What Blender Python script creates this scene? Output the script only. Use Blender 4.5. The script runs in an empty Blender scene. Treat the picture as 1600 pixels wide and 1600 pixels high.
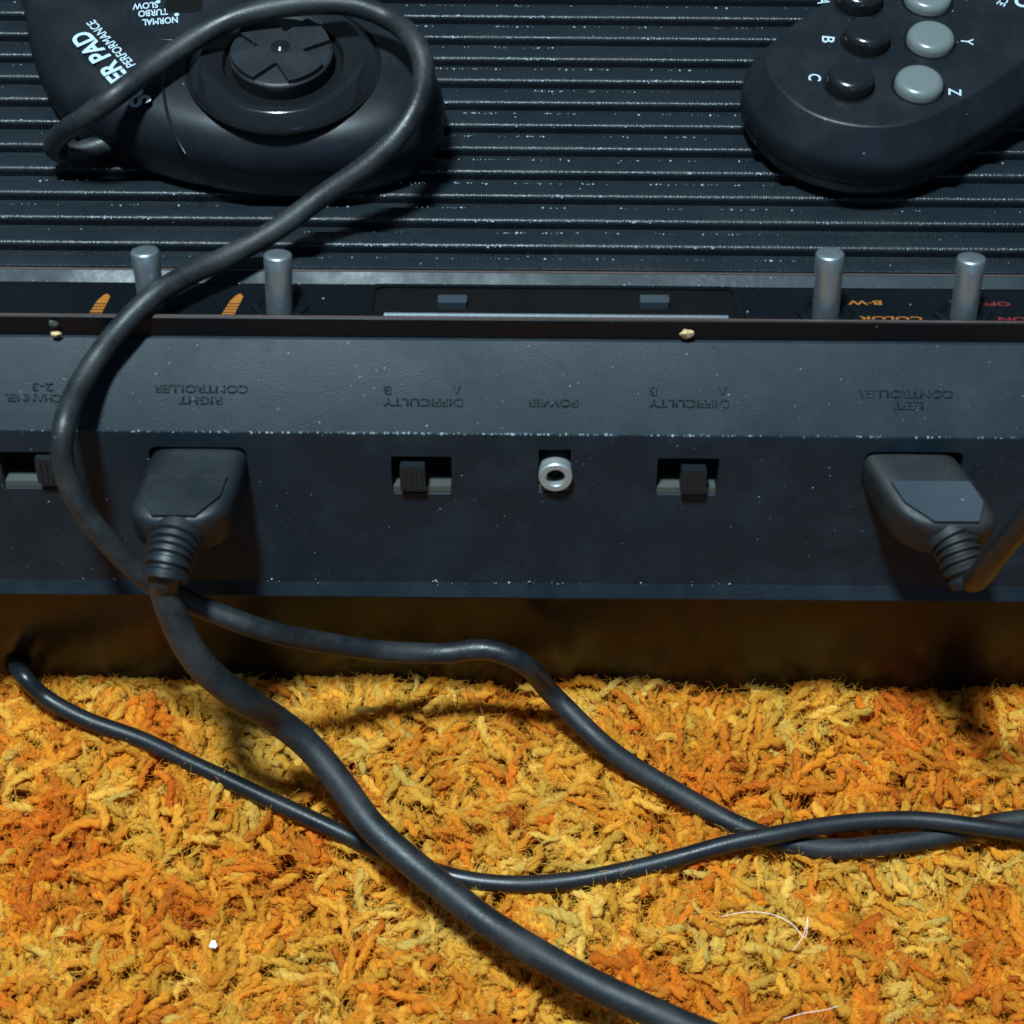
import bpy, bmesh, math, random
import numpy as np
from mathutils import Vector, Matrix

random.seed(7)
rng = np.random.default_rng(11)
SC = bpy.context.scene
COL = SC.collection
MM = 0.001          # every length below is written in millimetres

# ------------------------------------------------------------------ camera
F = 3000.0                       # focal length in photo pixels (1600 wide)
PITCH = math.radians(54.0)
ROLL = math.radians(0.45)
_beta = math.atan((1064 - 800) / F)
CAM_Z = 484.0 / math.cos(_beta) * math.sin(PITCH + _beta)
CAM_Y = -CAM_Z / math.tan(PITCH + _beta)
CAM = Vector((0, CAM_Y, CAM_Z))
DV = Vector((0, math.cos(PITCH), -math.sin(PITCH)))
_u0 = Vector((0, math.sin(PITCH), math.cos(PITCH)))
UV = _u0 * math.cos(ROLL) - Vector((1, 0, 0)) * math.sin(ROLL)
RV = Vector((1, 0, 0)) * math.cos(ROLL) + _u0 * math.sin(ROLL)

cam_data = bpy.data.cameras.new('camera')
cam_data.sensor_width = 36.0
cam_data.lens = 36.0 * F / 1600.0
cam_data.clip_start = 0.01
cam_data.clip_end = 20.0
cam_data.dof.use_dof = True
cam_data.dof.focus_distance = 0.466
cam_data.dof.aperture_fstop = 17.0
cam = bpy.data.objects.new('camera', cam_data)
COL.objects.link(cam)
cam.matrix_world = Matrix(((RV.x, UV.x, -DV.x, CAM.x * MM), (RV.y, UV.y, -DV.y, CAM.y * MM),
                           (RV.z, UV.z, -DV.z, CAM.z * MM), (0, 0, 0, 1)))
SC.camera = cam

# ------------------------------------------------------------------ light
world = bpy.data.worlds.new('World')
SC.world = world
world.use_nodes = True
world.node_tree.nodes['Background'].inputs[0].default_value = (0.50, 0.78, 1.0, 1)
world.node_tree.nodes['Background'].inputs[1].default_value = 0.17

def lamp(name, loc, target, size, watts, colour):
    d = bpy.data.lights.new(name, 'AREA')
    d.shape = 'DISK'; d.size = size * MM; d.energy = watts; d.color = colour
    o = bpy.data.objects.new(name, d); COL.objects.link(o)
    o.location = Vector(loc) * MM
    o.rotation_euler = (Vector(target) - Vector(loc)).to_track_quat('-Z', 'Y').to_euler()
    return o
lamp('ceiling_lamp', (-190, -100, 1350), (0, 0, 50), 150, 45.0, (0.71, 0.90, 1.0))
lamp('blue_lamp', (230, -1000, 640), (0, 60, 100), 160, 0.9, (0.30, 0.45, 1.0))  # unseen weak blue lamp, added for the bluish reflections on the pads

SC.view_settings.view_transform = 'Standard'
SC.view_settings.look = 'None'
SC.view_settings.exposure = 0.0
SC.view_settings.gamma = 1.0
SC.view_settings.use_curve_mapping = False

# ------------------------------------------------------------------ pixel -> place
def ray(x, y):
    return DV + RV * ((x - 800) / F) - UV * ((y - 800) / F)
def uz(x, y, z):
    d = ray(x, y); return CAM + d * ((z - CAM.z) / d.z)
def ug(x, y, z): return uz(x, y, z - 1.3)        # cords settle a little into the pile
def uy(x, y, Y):
    d = ray(x, y); return CAM + d * ((Y - CAM.y) / d.y)
def upl(x, y, p, n):
    d = ray(x, y); return CAM + d * ((p - CAM).dot(n) / d.dot(n))
def proj(p):
    q = Vector(p) - CAM; w = q.dot(DV)
    return (round(800 + F * q.dot(RV) / w), round(800 - F * q.dot(UV) / w))
def on_line(y, p, ang, x=868):
    """point of the console's profile line (through p=(Y,Z), rising at ang) seen at photo row y"""
    n = Vector((0, -math.sin(ang), math.cos(ang)))
    q = upl(x, y, Vector((0, p[0], p[1])), n)
    return (q.y, q.z)

# ------------------------------------------------------------------ mesh helpers
def link(name, me, mat=None, parent=None, smooth=None):
    o = bpy.data.objects.new(name, me); COL.objects.link(o)
    if mat is not None:
        me.materials.clear(); me.materials.append(mat)
    if parent is not None:
        o.parent = parent
        if parent.type == 'EMPTY':
            o.matrix_parent_inverse = Matrix.Translation(-parent.location)
    if smooth is not None:
        shade(me, smooth)
    return o

def shade(me, ang):
    bm = bmesh.new(); bm.from_mesh(me)
    for f in bm.faces: f.smooth = True
    for e in bm.edges:
        e.smooth = not (len(e.link_faces) == 2 and e.calc_face_angle(0) > math.radians(ang))
    bm.to_mesh(me); bm.free()

def mesh(verts, faces):
    me = bpy.data.meshes.new('m')
    me.from_pydata([tuple(c * MM for c in v) for v in verts], [], faces)
    bm = bmesh.new(); bm.from_mesh(me)
    bmesh.ops.recalc_face_normals(bm, faces=bm.faces)
    bm.to_mesh(me); bm.free()
    return me

def thing(name, loc, label, cat, group=None):
    o = bpy.data.objects.new(name, None); COL.objects.link(o)
    o.empty_display_size = 0.01
    o.location = Vector(loc) * MM
    return tag(o, label, cat, group)
def tag(o, label, cat, group=None):
    o['label'] = label; o['category'] = cat
    if group: o['group'] = group
    return o

def extrude_x(prof, x0, x1):
    n = len(prof)
    v = [(x0, p[0], p[1]) for p in prof] + [(x1, p[0], p[1]) for p in prof]
    f = [(i, (i + 1) % n, n + (i + 1) % n, n + i) for i in range(n)]
    f += [tuple(range(n))[::-1], tuple(range(n, 2 * n))]
    return mesh(v, f)

def round_poly(pts, radii, seg=5):
    """closed 2-D polygon with its corners rounded"""
    out = []; n = len(pts)
    for i in range(n):
        p = Vector(pts[i]); a = Vector(pts[i - 1]); b = Vector(pts[(i + 1) % n]); r = radii[i] if hasattr(radii, '__len__') else radii
        if r <= 0: out.append(tuple(p)); continue
        da = (a - p).normalized(); db = (b - p).normalized()
        ang = da.angle(db); t = min(r / math.tan(ang / 2), 0.48 * min((a - p).length, (b - p).length))
        p0 = p + da * t; p1 = p + db * t
        for k in range(seg + 1):
            s = k / seg
            q = p0 * (1 - s) ** 2 + p * 2 * s * (1 - s) + p1 * s * s
            out.append(tuple(q))
    return out

def prism(poly, o, ex, ey, en, d0, d1):
    """2-D polygon in the frame (o, ex, ey) pushed from d0 to d1 along en"""
    n = len(poly)
    v = [o + ex * p[0] + ey * p[1] + en * d0 for p in poly] + [o + ex * p[0] + ey * p[1] + en * d1 for p in poly]
    f = [(i, (i + 1) % n, n + (i + 1) % n, n + i) for i in range(n)] + [tuple(range(n))[::-1], tuple(range(n, 2 * n))]
    return mesh(v, f)

def rect(w, h): return [(-w / 2, -h / 2), (w / 2, -h / 2), (w / 2, h / 2), (-w / 2, h / 2)]

def loft(rings, cap0=True, cap1=True):
    n = len(rings[0]); v = [p for r in rings for p in r]; f = []
    for k in range(len(rings) - 1):
        for i in range(n):
            j = (i + 1) % n
            f.append((k * n + i, k * n + j, (k + 1) * n + j, (k + 1) * n + i))
    if cap0: f.append(tuple(range(n))[::-1])
    if cap1: f.append(tuple(range((len(rings) - 1) * n, len(rings) * n)))
    return mesh(v, f)

def lathe(prof, o, ex, ey, en, n=48, cap0=True, cap1=True):
    rings = []
    for r, h in prof:
        rings.append([o + ex * (r * math.cos(2 * math.pi * i / n)) + ey * (r * math.sin(2 * math.pi * i / n)) + en * h for i in range(n)])
    return loft(rings, cap0, cap1)

def spline(pts, step=1.2):
    P = [Vector(p) for p in pts]
    P = [P[0] * 2 - P[1]] + P + [P[-1] * 2 - P[-2]]
    out = []
    for i in range(1, len(P) - 2):
        a, b, c, d = P[i - 1:i + 3]
        # centripetal Catmull-Rom keeps the bends round
        t0 = 0; t1 = t0 + max((b - a).length, 1e-4) ** .5; t2 = t1 + max((c - b).length, 1e-4) ** .5; t3 = t2 + max((d - c).length, 1e-4) ** .5
        m = max(2, int((c - b).length / step))
        for k in range(m):
            t = t1 + (t2 - t1) * k / m
            A1 = a * ((t1 - t) / (t1 - t0)) + b * ((t - t0) / (t1 - t0))
            A2 = b * ((t2 - t) / (t2 - t1)) + c * ((t - t1) / (t2 - t1))
            A3 = c * ((t3 - t) / (t3 - t2)) + d * ((t - t2) / (t3 - t2))
            B1 = A1 * ((t2 - t) / (t2 - t0)) + A2 * ((t - t0) / (t2 - t0))
            B2 = A2 * ((t3 - t) / (t3 - t1)) + A3 * ((t - t1) / (t3 - t1))
            out.append(B1 * ((t2 - t) / (t2 - t1)) + B2 * ((t - t1) / (t2 - t1)))
    out.append(P[-2])
    # soften
    for _ in range(3):
        out = [out[0]] + [(out[i - 1] + out[i] * 2 + out[i + 1]) / 4 for i in range(1, len(out) - 1)] + [out[-1]]
    return out

def tube(path, rad, n=18, wob=0.0):
    if wob:      # old cords are never quite straight
        ph = [random.uniform(0, 6.28) for _ in range(6)]
        path = [p + Vector((math.sin(i * .11 + ph[0]) + .6 * math.sin(i * .27 + ph[1]), math.sin(i * .13 + ph[2]) + .6 * math.sin(i * .31 + ph[3]), .6 * math.sin(i * .17 + ph[4]))) * wob for i, p in enumerate(path)]
    T = [(path[min(i + 1, len(path) - 1)] - path[max(i - 1, 0)]).normalized() for i in range(len(path))]
    nrm = T[0].orthogonal().normalized(); rings = []
    for i, p in enumerate(path):
        if i:
            nrm = (nrm - T[i] * nrm.dot(T[i])).normalized()
        b = T[i].cross(nrm)
        r = rad(i, i / (len(path) - 1)) if callable(rad) else rad
        rings.append([p + nrm * (r * math.cos(2 * math.pi * k / n)) + b * (r * math.sin(2 * math.pi * k / n)) for k in range(n)])
    return loft(rings)

def text_mesh(s, height, o, right, up, depth=0.0, width=None, bold=0.0, shear=0.0):
    """flat or raised lettering; o = centre of the line, height = capital height in mm"""
    c = bpy.data.curves.new('t', 'FONT'); c.body = s; c.size = 1.0; c.align_x = 'CENTER'; c.align_y = 'CENTER'
    c.resolution_u = 4; c.offset = bold; c.shear = shear
    ob = bpy.data.objects.new('t', c); COL.objects.link(ob)
    dg = bpy.context.evaluated_depsgraph_get()
    me = bpy.data.meshes.new_from_object(ob.evaluated_get(dg))
    bpy.data.objects.remove(ob)
    v = np.array([tuple(p.co) for p in me.vertices])
    lo, hi = v.min(0), v.max(0)
    sy = height / (hi[1] - lo[1]); sx = (width / (hi[0] - lo[0])) if width else sy
    mid = (lo + hi) / 2
    n = right.cross(up).normalized()
    bm = bmesh.new(); bm.from_mesh(me)
    bmesh.ops.remove_doubles(bm, verts=bm.verts, dist=1e-5)
    for p in bm.verts:
        q = o + right * ((p.co.x - mid[0]) * sx) + up * ((p.co.y - mid[1]) * sy) + n * 0.03
        p.co = q * MM
    if depth:
        r = bmesh.ops.extrude_face_region(bm, geom=bm.faces[:])
        bmesh.ops.translate(bm, verts=[g for g in r['geom'] if isinstance(g, bmesh.types.BMVert)], vec=n * depth * MM)
        bmesh.ops.recalc_face_normals(bm, faces=bm.faces)
    bm.to_mesh(me); bm.free()
    return me

# ------------------------------------------------------------------ materials
def new_mat(name):
    m = bpy.data.materials.new(name); m.use_nodes = True
    return m, m.node_tree.nodes, m.node_tree.links, m.node_tree.nodes['Principled BSDF']

def plastic(name, col, rough, grain=0.12, gscale=1900, stretch=(1, 1, 1), dust=0.0, smear=0.12, dust_col=(0.33, 0.35, 0.36), spec=0.5, dusting=0.0):
    m, N, L, P = new_mat(name)
    tc = N.new('ShaderNodeTexCoord'); mp = N.new('ShaderNodeMapping'); mp.inputs['Scale'].default_value = stretch
    L.new(tc.outputs['Object'], mp.inputs['Vector'])
    g = N.new('ShaderNodeTexNoise'); g.inputs['Scale'].default_value = gscale; g.inputs['Detail'].default_value = 2.5
    L.new(mp.outputs[0], g.inputs['Vector'])
    bp = N.new('ShaderNodeBump'); bp.inputs['Strength'].default_value = grain; bp.inputs['Distance'].default_value = 0.0002
    L.new(g.outputs[0], bp.inputs['Height']); L.new(bp.outputs[0], P.inputs['Normal'])
    sm = N.new('ShaderNodeTexNoise'); sm.inputs['Scale'].default_value = 38; sm.inputs['Detail'].default_value = 5; sm.inputs['Roughness'].default_value = .65
    L.new(tc.outputs['Object'], sm.inputs['Vector'])
    mr = N.new('ShaderNodeMapRange'); mr.inputs[1].default_value = .3; mr.inputs[2].default_value = .7
    mr.inputs[3].default_value = max(0.03, rough - smear); mr.inputs[4].default_value = min(1, rough + smear)
    L.new(sm.outputs[0], mr.inputs[0]); L.new(mr.outputs[0], P.inputs['Roughness'])
    P.inputs['Specular IOR Level'].default_value = spec
    colour = None
    if dust or dusting:
        v = N.new('ShaderNodeTexVoronoi'); v.inputs['Scale'].default_value = 330
        L.new(tc.outputs['Object'], v.inputs['Vector'])
        t = N.new('ShaderNodeMapRange'); t.inputs[1].default_value = .03; t.inputs[2].default_value = .09; t.inputs[3].default_value = 1; t.inputs[4].default_value = 0
        L.new(v.outputs['Distance'], t.inputs[0])
        cut = N.new('ShaderNodeSeparateColor'); L.new(v.outputs['Color'], cut.inputs[0])
        lt = N.new('ShaderNodeMath'); lt.operation = 'LESS_THAN'; lt.inputs[1].default_value = dust
        L.new(cut.outputs[0], lt.inputs[0])
        mu = N.new('ShaderNodeMath'); mu.operation = 'MULTIPLY'; L.new(t.outputs[0], mu.inputs[0]); L.new(lt.outputs[0], mu.inputs[1])
        mu2 = N.new('ShaderNodeMath'); mu2.operation = 'MULTIPLY'; L.new(mu.outputs[0], mu2.inputs[0]); L.new(cut.outputs[1], mu2.inputs[1])
        film = N.new('ShaderNodeTexNoise'); film.inputs['Scale'].default_value = 75; film.inputs['Detail'].default_value = 9; film.inputs['Roughness'].default_value = .75
        L.new(tc.outputs['Object'], film.inputs['Vector'])
        fm = N.new('ShaderNodeMapRange'); fm.inputs[1].default_value = .45; fm.inputs[2].default_value = .8; fm.inputs[3].default_value = 0; fm.inputs[4].default_value = dusting
        L.new(film.outputs[0], fm.inputs[0])
        ad = N.new('ShaderNodeMath'); ad.operation = 'ADD'; ad.use_clamp = True
        L.new(mu2.outputs[0], ad.inputs[0]); L.new(fm.outputs[0], ad.inputs[1])
        mx = N.new('ShaderNodeMix'); mx.data_type = 'RGBA'
        mx.inputs[6].default_value = (*col, 1); mx.inputs[7].default_value = (*dust_col, 1)
        L.new(ad.outputs[0], mx.inputs[0]); L.new(mx.outputs[2], P.inputs['Base Color'])
    else:
        P.inputs['Base Color'].default_value = (*col, 1)
    return m

M = {}
M['shell'] = plastic('shell_plastic', (0.0055, 0.0105, 0.0150), 0.50, 0.24, 3000, dust=0.30, dusting=0.08, dust_col=(.12, .15, .165), spec=.185)
M['rib'] = plastic('rib_plastic', (0.0060, 0.0092, 0.0120), 0.38, 1.2, 1300, stretch=(1.6, .35, .5), dust=0.10, spec=.30)
M['bezel'] = plastic('bezel_gloss', (0.0024, 0.0036, 0.005), 0.34, 0.05, 1500, dust=0.10, smear=.08, spec=.17)
M['strip'] = plastic('strip_gloss', (0.011, 0.017, 0.021), 0.46, 0.3, 900, dust=0.10, smear=.18, stretch=(.6, 1, 1), spec=.16)
M['base'] = plastic('base_gloss', (0.008, 0.006, 0.0045), 0.30, 0.06, 1500, smear=.08, spec=.20)
M['dark'] = plastic('dark_inside', (0.003, 0.003, 0.003), 0.6, 0.05, spec=.08)
M['letter'] = plastic('moulded_letter', (0.0042, 0.0076, 0.0105), 0.44, 0.2, 1700, spec=.20)
M['disc'] = plastic('disc_plastic', (0.008, 0.0098, 0.012), 0.48, 0.15, 2400, dust=0.2, dusting=0.03, spec=.24)
M['pad'] = plastic('pad_plastic', (0.0052, 0.0068, 0.0090), 0.41, 0.10, 2400, dust=0.14, dusting=0.02, spec=.20)
M['padgloss'] = plastic('pad_gloss', (0.006, 0.0068, 0.0085), 0.22, 0.03, 1500, dust=0.05, smear=.06, spec=.38)
M['button_black'] = plastic('button_black', (0.006, 0.0065, 0.0075), 0.20, 0.02, 1500, smear=.05)
M['button_grey'] = plastic('button_grey', (0.090, 0.106, 0.103), 0.30, 0.03, 1500, smear=.05)
M['rubber'] = plastic('cord_rubber', (0.0055, 0.0072, 0.0086), 0.42, 0.22, 1300, dust=0.20, dusting=0.10, dust_col=(.12, .115, .11), smear=.14, spec=.36)
M['rubber_dull'] = plastic('cord_dusty', (0.006, 0.0078, 0.0092), 0.50, 0.35, 1300, dust=0.45, dusting=0.24, dust_col=(.11, .112, .106), smear=.16, spec=.34)
M['plug'] = plastic('plug_plastic', (0.0048, 0.0072, 0.0098), 0.46, 0.15, 1700, dust=0.12, dusting=0.03, spec=.3)
M['plug_dusty'] = plastic('plug_dusty', (0.008, 0.009, 0.010), 0.55, 0.2, 1700, dust=0.35, dusting=0.16, dust_col=(.085, .082, .075), spec=.26)
M['plug_lit'] = plastic('plug_lit', (0.021, 0.029, 0.036), 0.48, 0.12, 1700, dust=0.1, dusting=0.03, spec=.26)  # paler copy of the plug plastic, with lit top faces painted in
M['print_white'] = plastic('print_white', (0.30, 0.38, 0.42), 0.5, 0.02)
M['print_orange'] = plastic('print_orange', (0.24, 0.085, 0.010), 0.45, 0.02)
M['print_red'] = plastic('print_red', (0.13, 0.011, 0.010), 0.45, 0.02)
M['trim'] = plastic('brown_trim', (0.055, 0.033, 0.026), 0.4, 0.2, 900)
M['ivory'] = plastic('grey_ledge', (0.042, 0.046, 0.043), 0.6, 0.3, 900)  # plain grey for the ledges at the bottom of the openings
M['crumb'] = plastic('crumb', (0.45, 0.32, 0.15), 0.8, 0.4, 900)
M['white_bit'] = plastic('white_bit', (0.8, 0.82, 0.82), 0.4, 0.1, 900)
M['dust'] = plastic('dust', (0.27, 0.31, 0.33), 0.35, 0.0)  # grain colour, pale for dust and for painted glints
M['knob'] = plastic('knob_black', (0.006, 0.009, 0.011), 0.45, 0.1, 1800, spec=.3)
M['hair'] = plastic('hair', (0.75, 0.55, 0.45), 0.35, 0.0)
def metal(name, col, rough, stretch=(1, 1, 1), met=.9):
    m, N, L, P = new_mat(name)
    P.inputs['Base Color'].default_value = (*col, 1); P.inputs['Metallic'].default_value = met
    tc = N.new('ShaderNodeTexCoord'); g = N.new('ShaderNodeTexNoise'); g.inputs['Scale'].default_value = 900
    mp = N.new('ShaderNodeMapping'); mp.inputs['Scale'].default_value = stretch
    L.new(tc.outputs['Object'], mp.inputs[0]); L.new(mp.outputs[0], g.inputs['Vector'])
    mr = N.new('ShaderNodeMapRange'); mr.inputs[3].default_value = rough - .1; mr.inputs[4].default_value = rough + .1
    L.new(g.outputs[0], mr.inputs[0]); L.new(mr.outputs[0], P.inputs['Roughness'])
    b = N.new('ShaderNodeBump'); b.inputs['Strength'].default_value = .12; b.inputs['Distance'].default_value = .0002
    L.new(g.outputs[0], b.inputs['Height']); L.new(b.outputs[0], P.inputs['Normal'])
    return m
M['lever'] = metal('satin_metal', (0.30, 0.345, 0.365), 0.42)
M['lip'] = metal('bright_lip', (0.060, 0.070, 0.078), 0.46)
M['jack'] = metal('nickel', (0.30, 0.32, 0.315), 0.46, met=.6)

def yarn_mat():
    m, N, L, P = new_mat('carpet_yarn')
    a = N.new('ShaderNodeAttribute'); a.attribute_name = 'dye'
    tc = N.new('ShaderNodeTexCoord'); g = N.new('ShaderNodeTexNoise'); g.inputs['Scale'].default_value = 1500; g.inputs['Detail'].default_value = 3
    L.new(tc.outputs['Object'], g.inputs['Vector'])
    b = N.new('ShaderNodeBump'); b.inputs['Strength'].default_value = .7; b.inputs['Distance'].default_value = .0004
    L.new(g.outputs[0], b.inputs['Height']); L.new(b.outputs[0], P.inputs['Normal'])
    fa = N.new('ShaderNodeAttribute'); fa.attribute_name = 'fibre'
    fg = N.new('ShaderNodeTexNoise'); fg.inputs['Scale'].default_value = 3.2; fg.inputs['Detail'].default_value = 3
    L.new(fa.outputs['Vector'], fg.inputs['Vector'])
    b2 = N.new('ShaderNodeBump'); b2.inputs['Strength'].default_value = .9; b2.inputs['Distance'].default_value = .0005
    L.new(fg.outputs[0], b2.inputs['Height']); L.new(b.outputs[0], b2.inputs['Normal']); L.new(b2.outputs[0], P.inputs['Normal'])
    mr = N.new('ShaderNodeMapRange'); mr.inputs[1].default_value = .25; mr.inputs[2].default_value = .75; mr.inputs[3].default_value = .78; mr.inputs[4].default_value = 1.12
    L.new(fg.outputs[0], mr.inputs[0])
    mx = N.new('ShaderNodeVectorMath'); mx.operation = 'SCALE'
    L.new(a.outputs['Vector'], mx.inputs[0]); L.new(mr.outputs[0], mx.inputs['Scale'])
    L.new(mx.outputs[0], P.inputs['Base Color'])
    P.inputs['Roughness'].default_value = .55
    P.inputs['Specular IOR Level'].default_value = .2
    P.inputs['Sheen Weight'].default_value = .03
    tr = N.new('ShaderNodeBsdfTranslucent'); ms = N.new('ShaderNodeMixShader'); ms.inputs[0].default_value = .44
    L.new(mx.outputs[0], tr.inputs['Color']); L.new(P.outputs[0], ms.inputs[1]); L.new(tr.outputs[0], ms.inputs[2])
    L.new(ms.outputs[0], N['Material Output'].inputs['Surface'])
    return m
M['yarn'] = yarn_mat()
M['backing'] = plastic('carpet_backing', (0.36, 0.14, 0.02), 0.9, 0.4, 400)

# ------------------------------------------------------------------ console profile (Y, Z)
XL, XR = -168.0, 190.0
rim0 = on_line(934, (-4.0, 40), math.pi / 2)                  # foot of the rear panel, 4 mm proud of the base
TILT = math.radians(17.0)
FACE_N = Vector((0, -math.cos(TILT), math.sin(TILT)))
FACE_UP = Vector((0, math.sin(TILT), math.cos(TILT)))
EX = Vector((1, 0, 0))
FACE_P = Vector((0, rim0[0] + 0.6, rim0[1]))
crease = on_line(680, (FACE_P.y, FACE_P.z), math.pi / 2 - TILT)
SLOPE = math.radians(33.0)
slope_top = on_line(534, crease, SLOPE)
SLOPE_N = Vector((0, -math.sin(SLOPE), math.cos(SLOPE)))
SLOPE_UP = Vector((0, math.cos(SLOPE), math.sin(SLOPE)))
SLOPE_P = Vector((0, *crease))
ridge = on_line(501, slope_top, math.radians(72))
floor_end = on_line(447, (ridge[0] + 15.5, 0), math.pi / 2)
strip_end = on_line(425, floor_end, math.radians(24))
floor0 = (ridge[0] + 1.6, floor_end[1] + 2.4)
FLOOR_ANG = math.atan2(floor_end[1] - floor0[1], floor_end[0] - floor0[0])
FLOOR_N = Vector((0, -math.sin(FLOOR_ANG), math.cos(FLOOR_ANG)))
FLOOR_P = Vector((0, *floor_end))
FLOOR_UP = Vector((0, math.cos(FLOOR_ANG), math.sin(FLOOR_ANG)))
DECK_ANG = math.radians(-1.5)
DECK_P = Vector((0, *strip_end)); DECK_N = Vector((0, -math.sin(DECK_ANG), math.cos(DECK_ANG)))
DECK_UP = Vector((0, math.cos(DECK_ANG), math.sin(DECK_ANG)))
def deck_z(Y): return strip_end[1] + (Y - strip_end[0]) * math.tan(DECK_ANG)
def udeck(x, y): return upl(x, y, DECK_P, DECK_N)
print('PROFILE', [tuple(round(c, 1) for c in p) for p in (rim0, crease, slope_top, ridge, floor0, floor_end, strip_end)], CAM)

# ------------------------------------------------------------------ carpet
ground = link('carpet_backing', mesh([(-420, -420, -11), (420, -420, -11), (420, 420, -11), (-420, 420, -11)], [(0, 1, 2, 3)]), M['backing'])
ground['kind'] = 'structure'; ground['label'] = 'rust coloured carpet backing under the shag pile'

def vnoise(x, y, s, seed):
    r = np.random.default_rng(seed); T = r.random((64, 64))
    X = x / s + 100; Y = y / s + 100
    i = np.floor(X).astype(int); j = np.floor(Y).astype(int); u = X - i; v = Y - j
    u = u * u * (3 - 2 * u); v = v * v * (3 - 2 * v)
    g = lambda a, b: T[a % 64, b % 64]
    return (g(i, j) * (1 - u) + g(i + 1, j) * u) * (1 - v) + (g(i, j + 1) * (1 - u) + g(i + 1, j + 1) * u) * v

def build_carpet():
    pitch = 2.72
    gx, gy = np.meshgrid(np.arange(-195, 215, pitch), np.arange(-185, 7, pitch))
    x = gx.ravel() + rng.uniform(-1.5, 1.5, gx.size); y = gy.ravel() + rng.uniform(-1.5, 1.5, gx.size)
    n = x.size
    N = 12; S = 5
    # each tuft leans with its neighbours, with some scatter of its own
    az = vnoise(x, y, 15, 3) * 4 * math.pi + vnoise(x, y, 5, 4) * 3 + rng.normal(0, .55, n)
    th0 = rng.uniform(-.1, .5, n); th1 = rng.uniform(1.25, 2.1, n); ln = rng.uniform(12, 20, n)
    wig = rng.normal(0, .55, n)
    hgt = (vnoise(x, y, 26, 5) - .5) * 5 + (vnoise(x, y, 9, 6) - .5) * 4.5
    hgt -= 3.2 * np.exp(np.minimum(y - 2, 0) / 5.0)          # pile sunk along the console's foot to make it shade darker
    t = np.linspace(0, 1, N)
    th = th0[:, None] + (th1 - th0)[:, None] * t[None] ** 1.3
    a = az[:, None] + wig[:, None] * (t[None] ** 2) * 2
    dirs = np.stack([np.sin(th) * np.cos(a), np.sin(th) * np.sin(a), np.cos(th)], -1)
    step = ln / (N - 1)
    c = np.cumsum(dirs * step[:, None, None], 1)
    top = c[..., 2].max(1)
    c[..., 0] += x[:, None]; c[..., 1] += y[:, None]
    c[..., 2] += (hgt - top - 1.2 + rng.normal(0, .7, n))[:, None]
    # the tuft bends at mid length round its root so that the pile stays even
    sh = c[:, N // 2, :2] - np.stack([x, y], -1); c[..., :2] -= sh[:, None] * .8
    c[..., 1] = np.minimum(c[..., 1], 6.0)
    T = np.gradient(c, axis=1); T /= np.linalg.norm(T, axis=-1, keepdims=True) + 1e-9
    ref = np.stack([-np.sin(az), np.cos(az), np.zeros(n)], -1)[:, None, :]
    A = ref - T * (ref * T).sum(-1, keepdims=True); A /= np.linalg.norm(A, axis=-1, keepdims=True) + 1e-9
    B = np.cross(T, A)
    s = t[None] * ln[:, None]
    tw = s * (2 * math.pi / 5.6) + rng.uniform(0, 6.28, n)[:, None]
    fat = np.clip(rng.normal(.80, .17, n), .42, 1.3)
    taper = np.ones(N); taper[-1] = .55; taper[-2] = 1.08
    verts = []
    for ply in (0, math.pi):
        off = (A * np.cos(tw + ply)[..., None] + B * np.sin(tw + ply)[..., None]) * (.58 * fat)[:, None, None] * taper[None, :, None]
        cc = c + off
        for k in range(S):
            an = 2 * math.pi * k / S
            verts.append(cc + (A * math.cos(an) + B * math.sin(an)) * (1.0 * fat)[:, None, None] * taper[None, :, None])
    V = np.stack(verts, 2)                     # n, N, 2S, 3
    V = V.reshape(n, N, 2, S, 3)
    idx = np.arange(n * N * 2 * S).reshape(n, N, 2, S)
    a0 = idx[:, :-1]; a1 = idx[:, 1:]
    q = np.stack([a0, np.roll(a0, -1, 3), np.roll(a1, -1, 3), a1], -1).reshape(-1, 4)
    # end caps: fan of 5 -> one pentagon each
    capf = idx[:, -1].reshape(-1, S)
    me = bpy.data.meshes.new('pile')
    vs = (V.reshape(-1, 3) * MM).astype(np.float32)
    me.vertices.add(len(vs)); me.vertices.foreach_set('co', vs.ravel())
    loops = np.concatenate([q.ravel(), capf.ravel()]).astype(np.int32)
    me.loops.add(len(loops)); me.loops.foreach_set('vertex_index', loops)
    starts = np.concatenate([np.arange(len(q)) * 4, len(q) * 4 + np.arange(len(capf)) * S]).astype(np.int32)
    me.polygons.add(len(starts)); me.polygons.foreach_set('loop_start', starts)
    me.polygons.foreach_set('use_smooth', np.ones(len(starts), bool))
    me.update(calc_edges=True); me.validate()
    # dyed yarn: yellow, ochre, orange and rust strands in patches
    pal = np.array([(.92, .60, .115), (.90, .49, .055), (.87, .37, .024), (.84, .26, .012), (.76, .175, .006), (.62, .125, .004)])
    key = vnoise(x, y, 16, 8) * .5 + vnoise(x, y, 5.5, 9) * .5 + rng.normal(0, .11, n)
    key = (key - key.mean()) / key.std() * .21 + .38
    key = np.clip(key, 0, .999) * (len(pal) - 1)
    k0 = np.floor(key).astype(int); fr = (key - k0)[:, None]
    dye = pal[k0] * (1 - fr) + pal[np.minimum(k0 + 1, 5)] * fr
    dye *= rng.uniform(.82, 1.18, n)[:, None]
    at = me.attributes.new('dye', 'FLOAT_COLOR', 'POINT')
    d4 = np.ones((n, N * 2 * S, 4), np.float32); d4[..., :3] = dye[:, None]
    at.data.foreach_set('color', d4.ravel())
    fb = me.attributes.new('fibre', 'FLOAT_VECTOR', 'POINT')
    ang = 2 * math.pi * np.arange(S) / S
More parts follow.
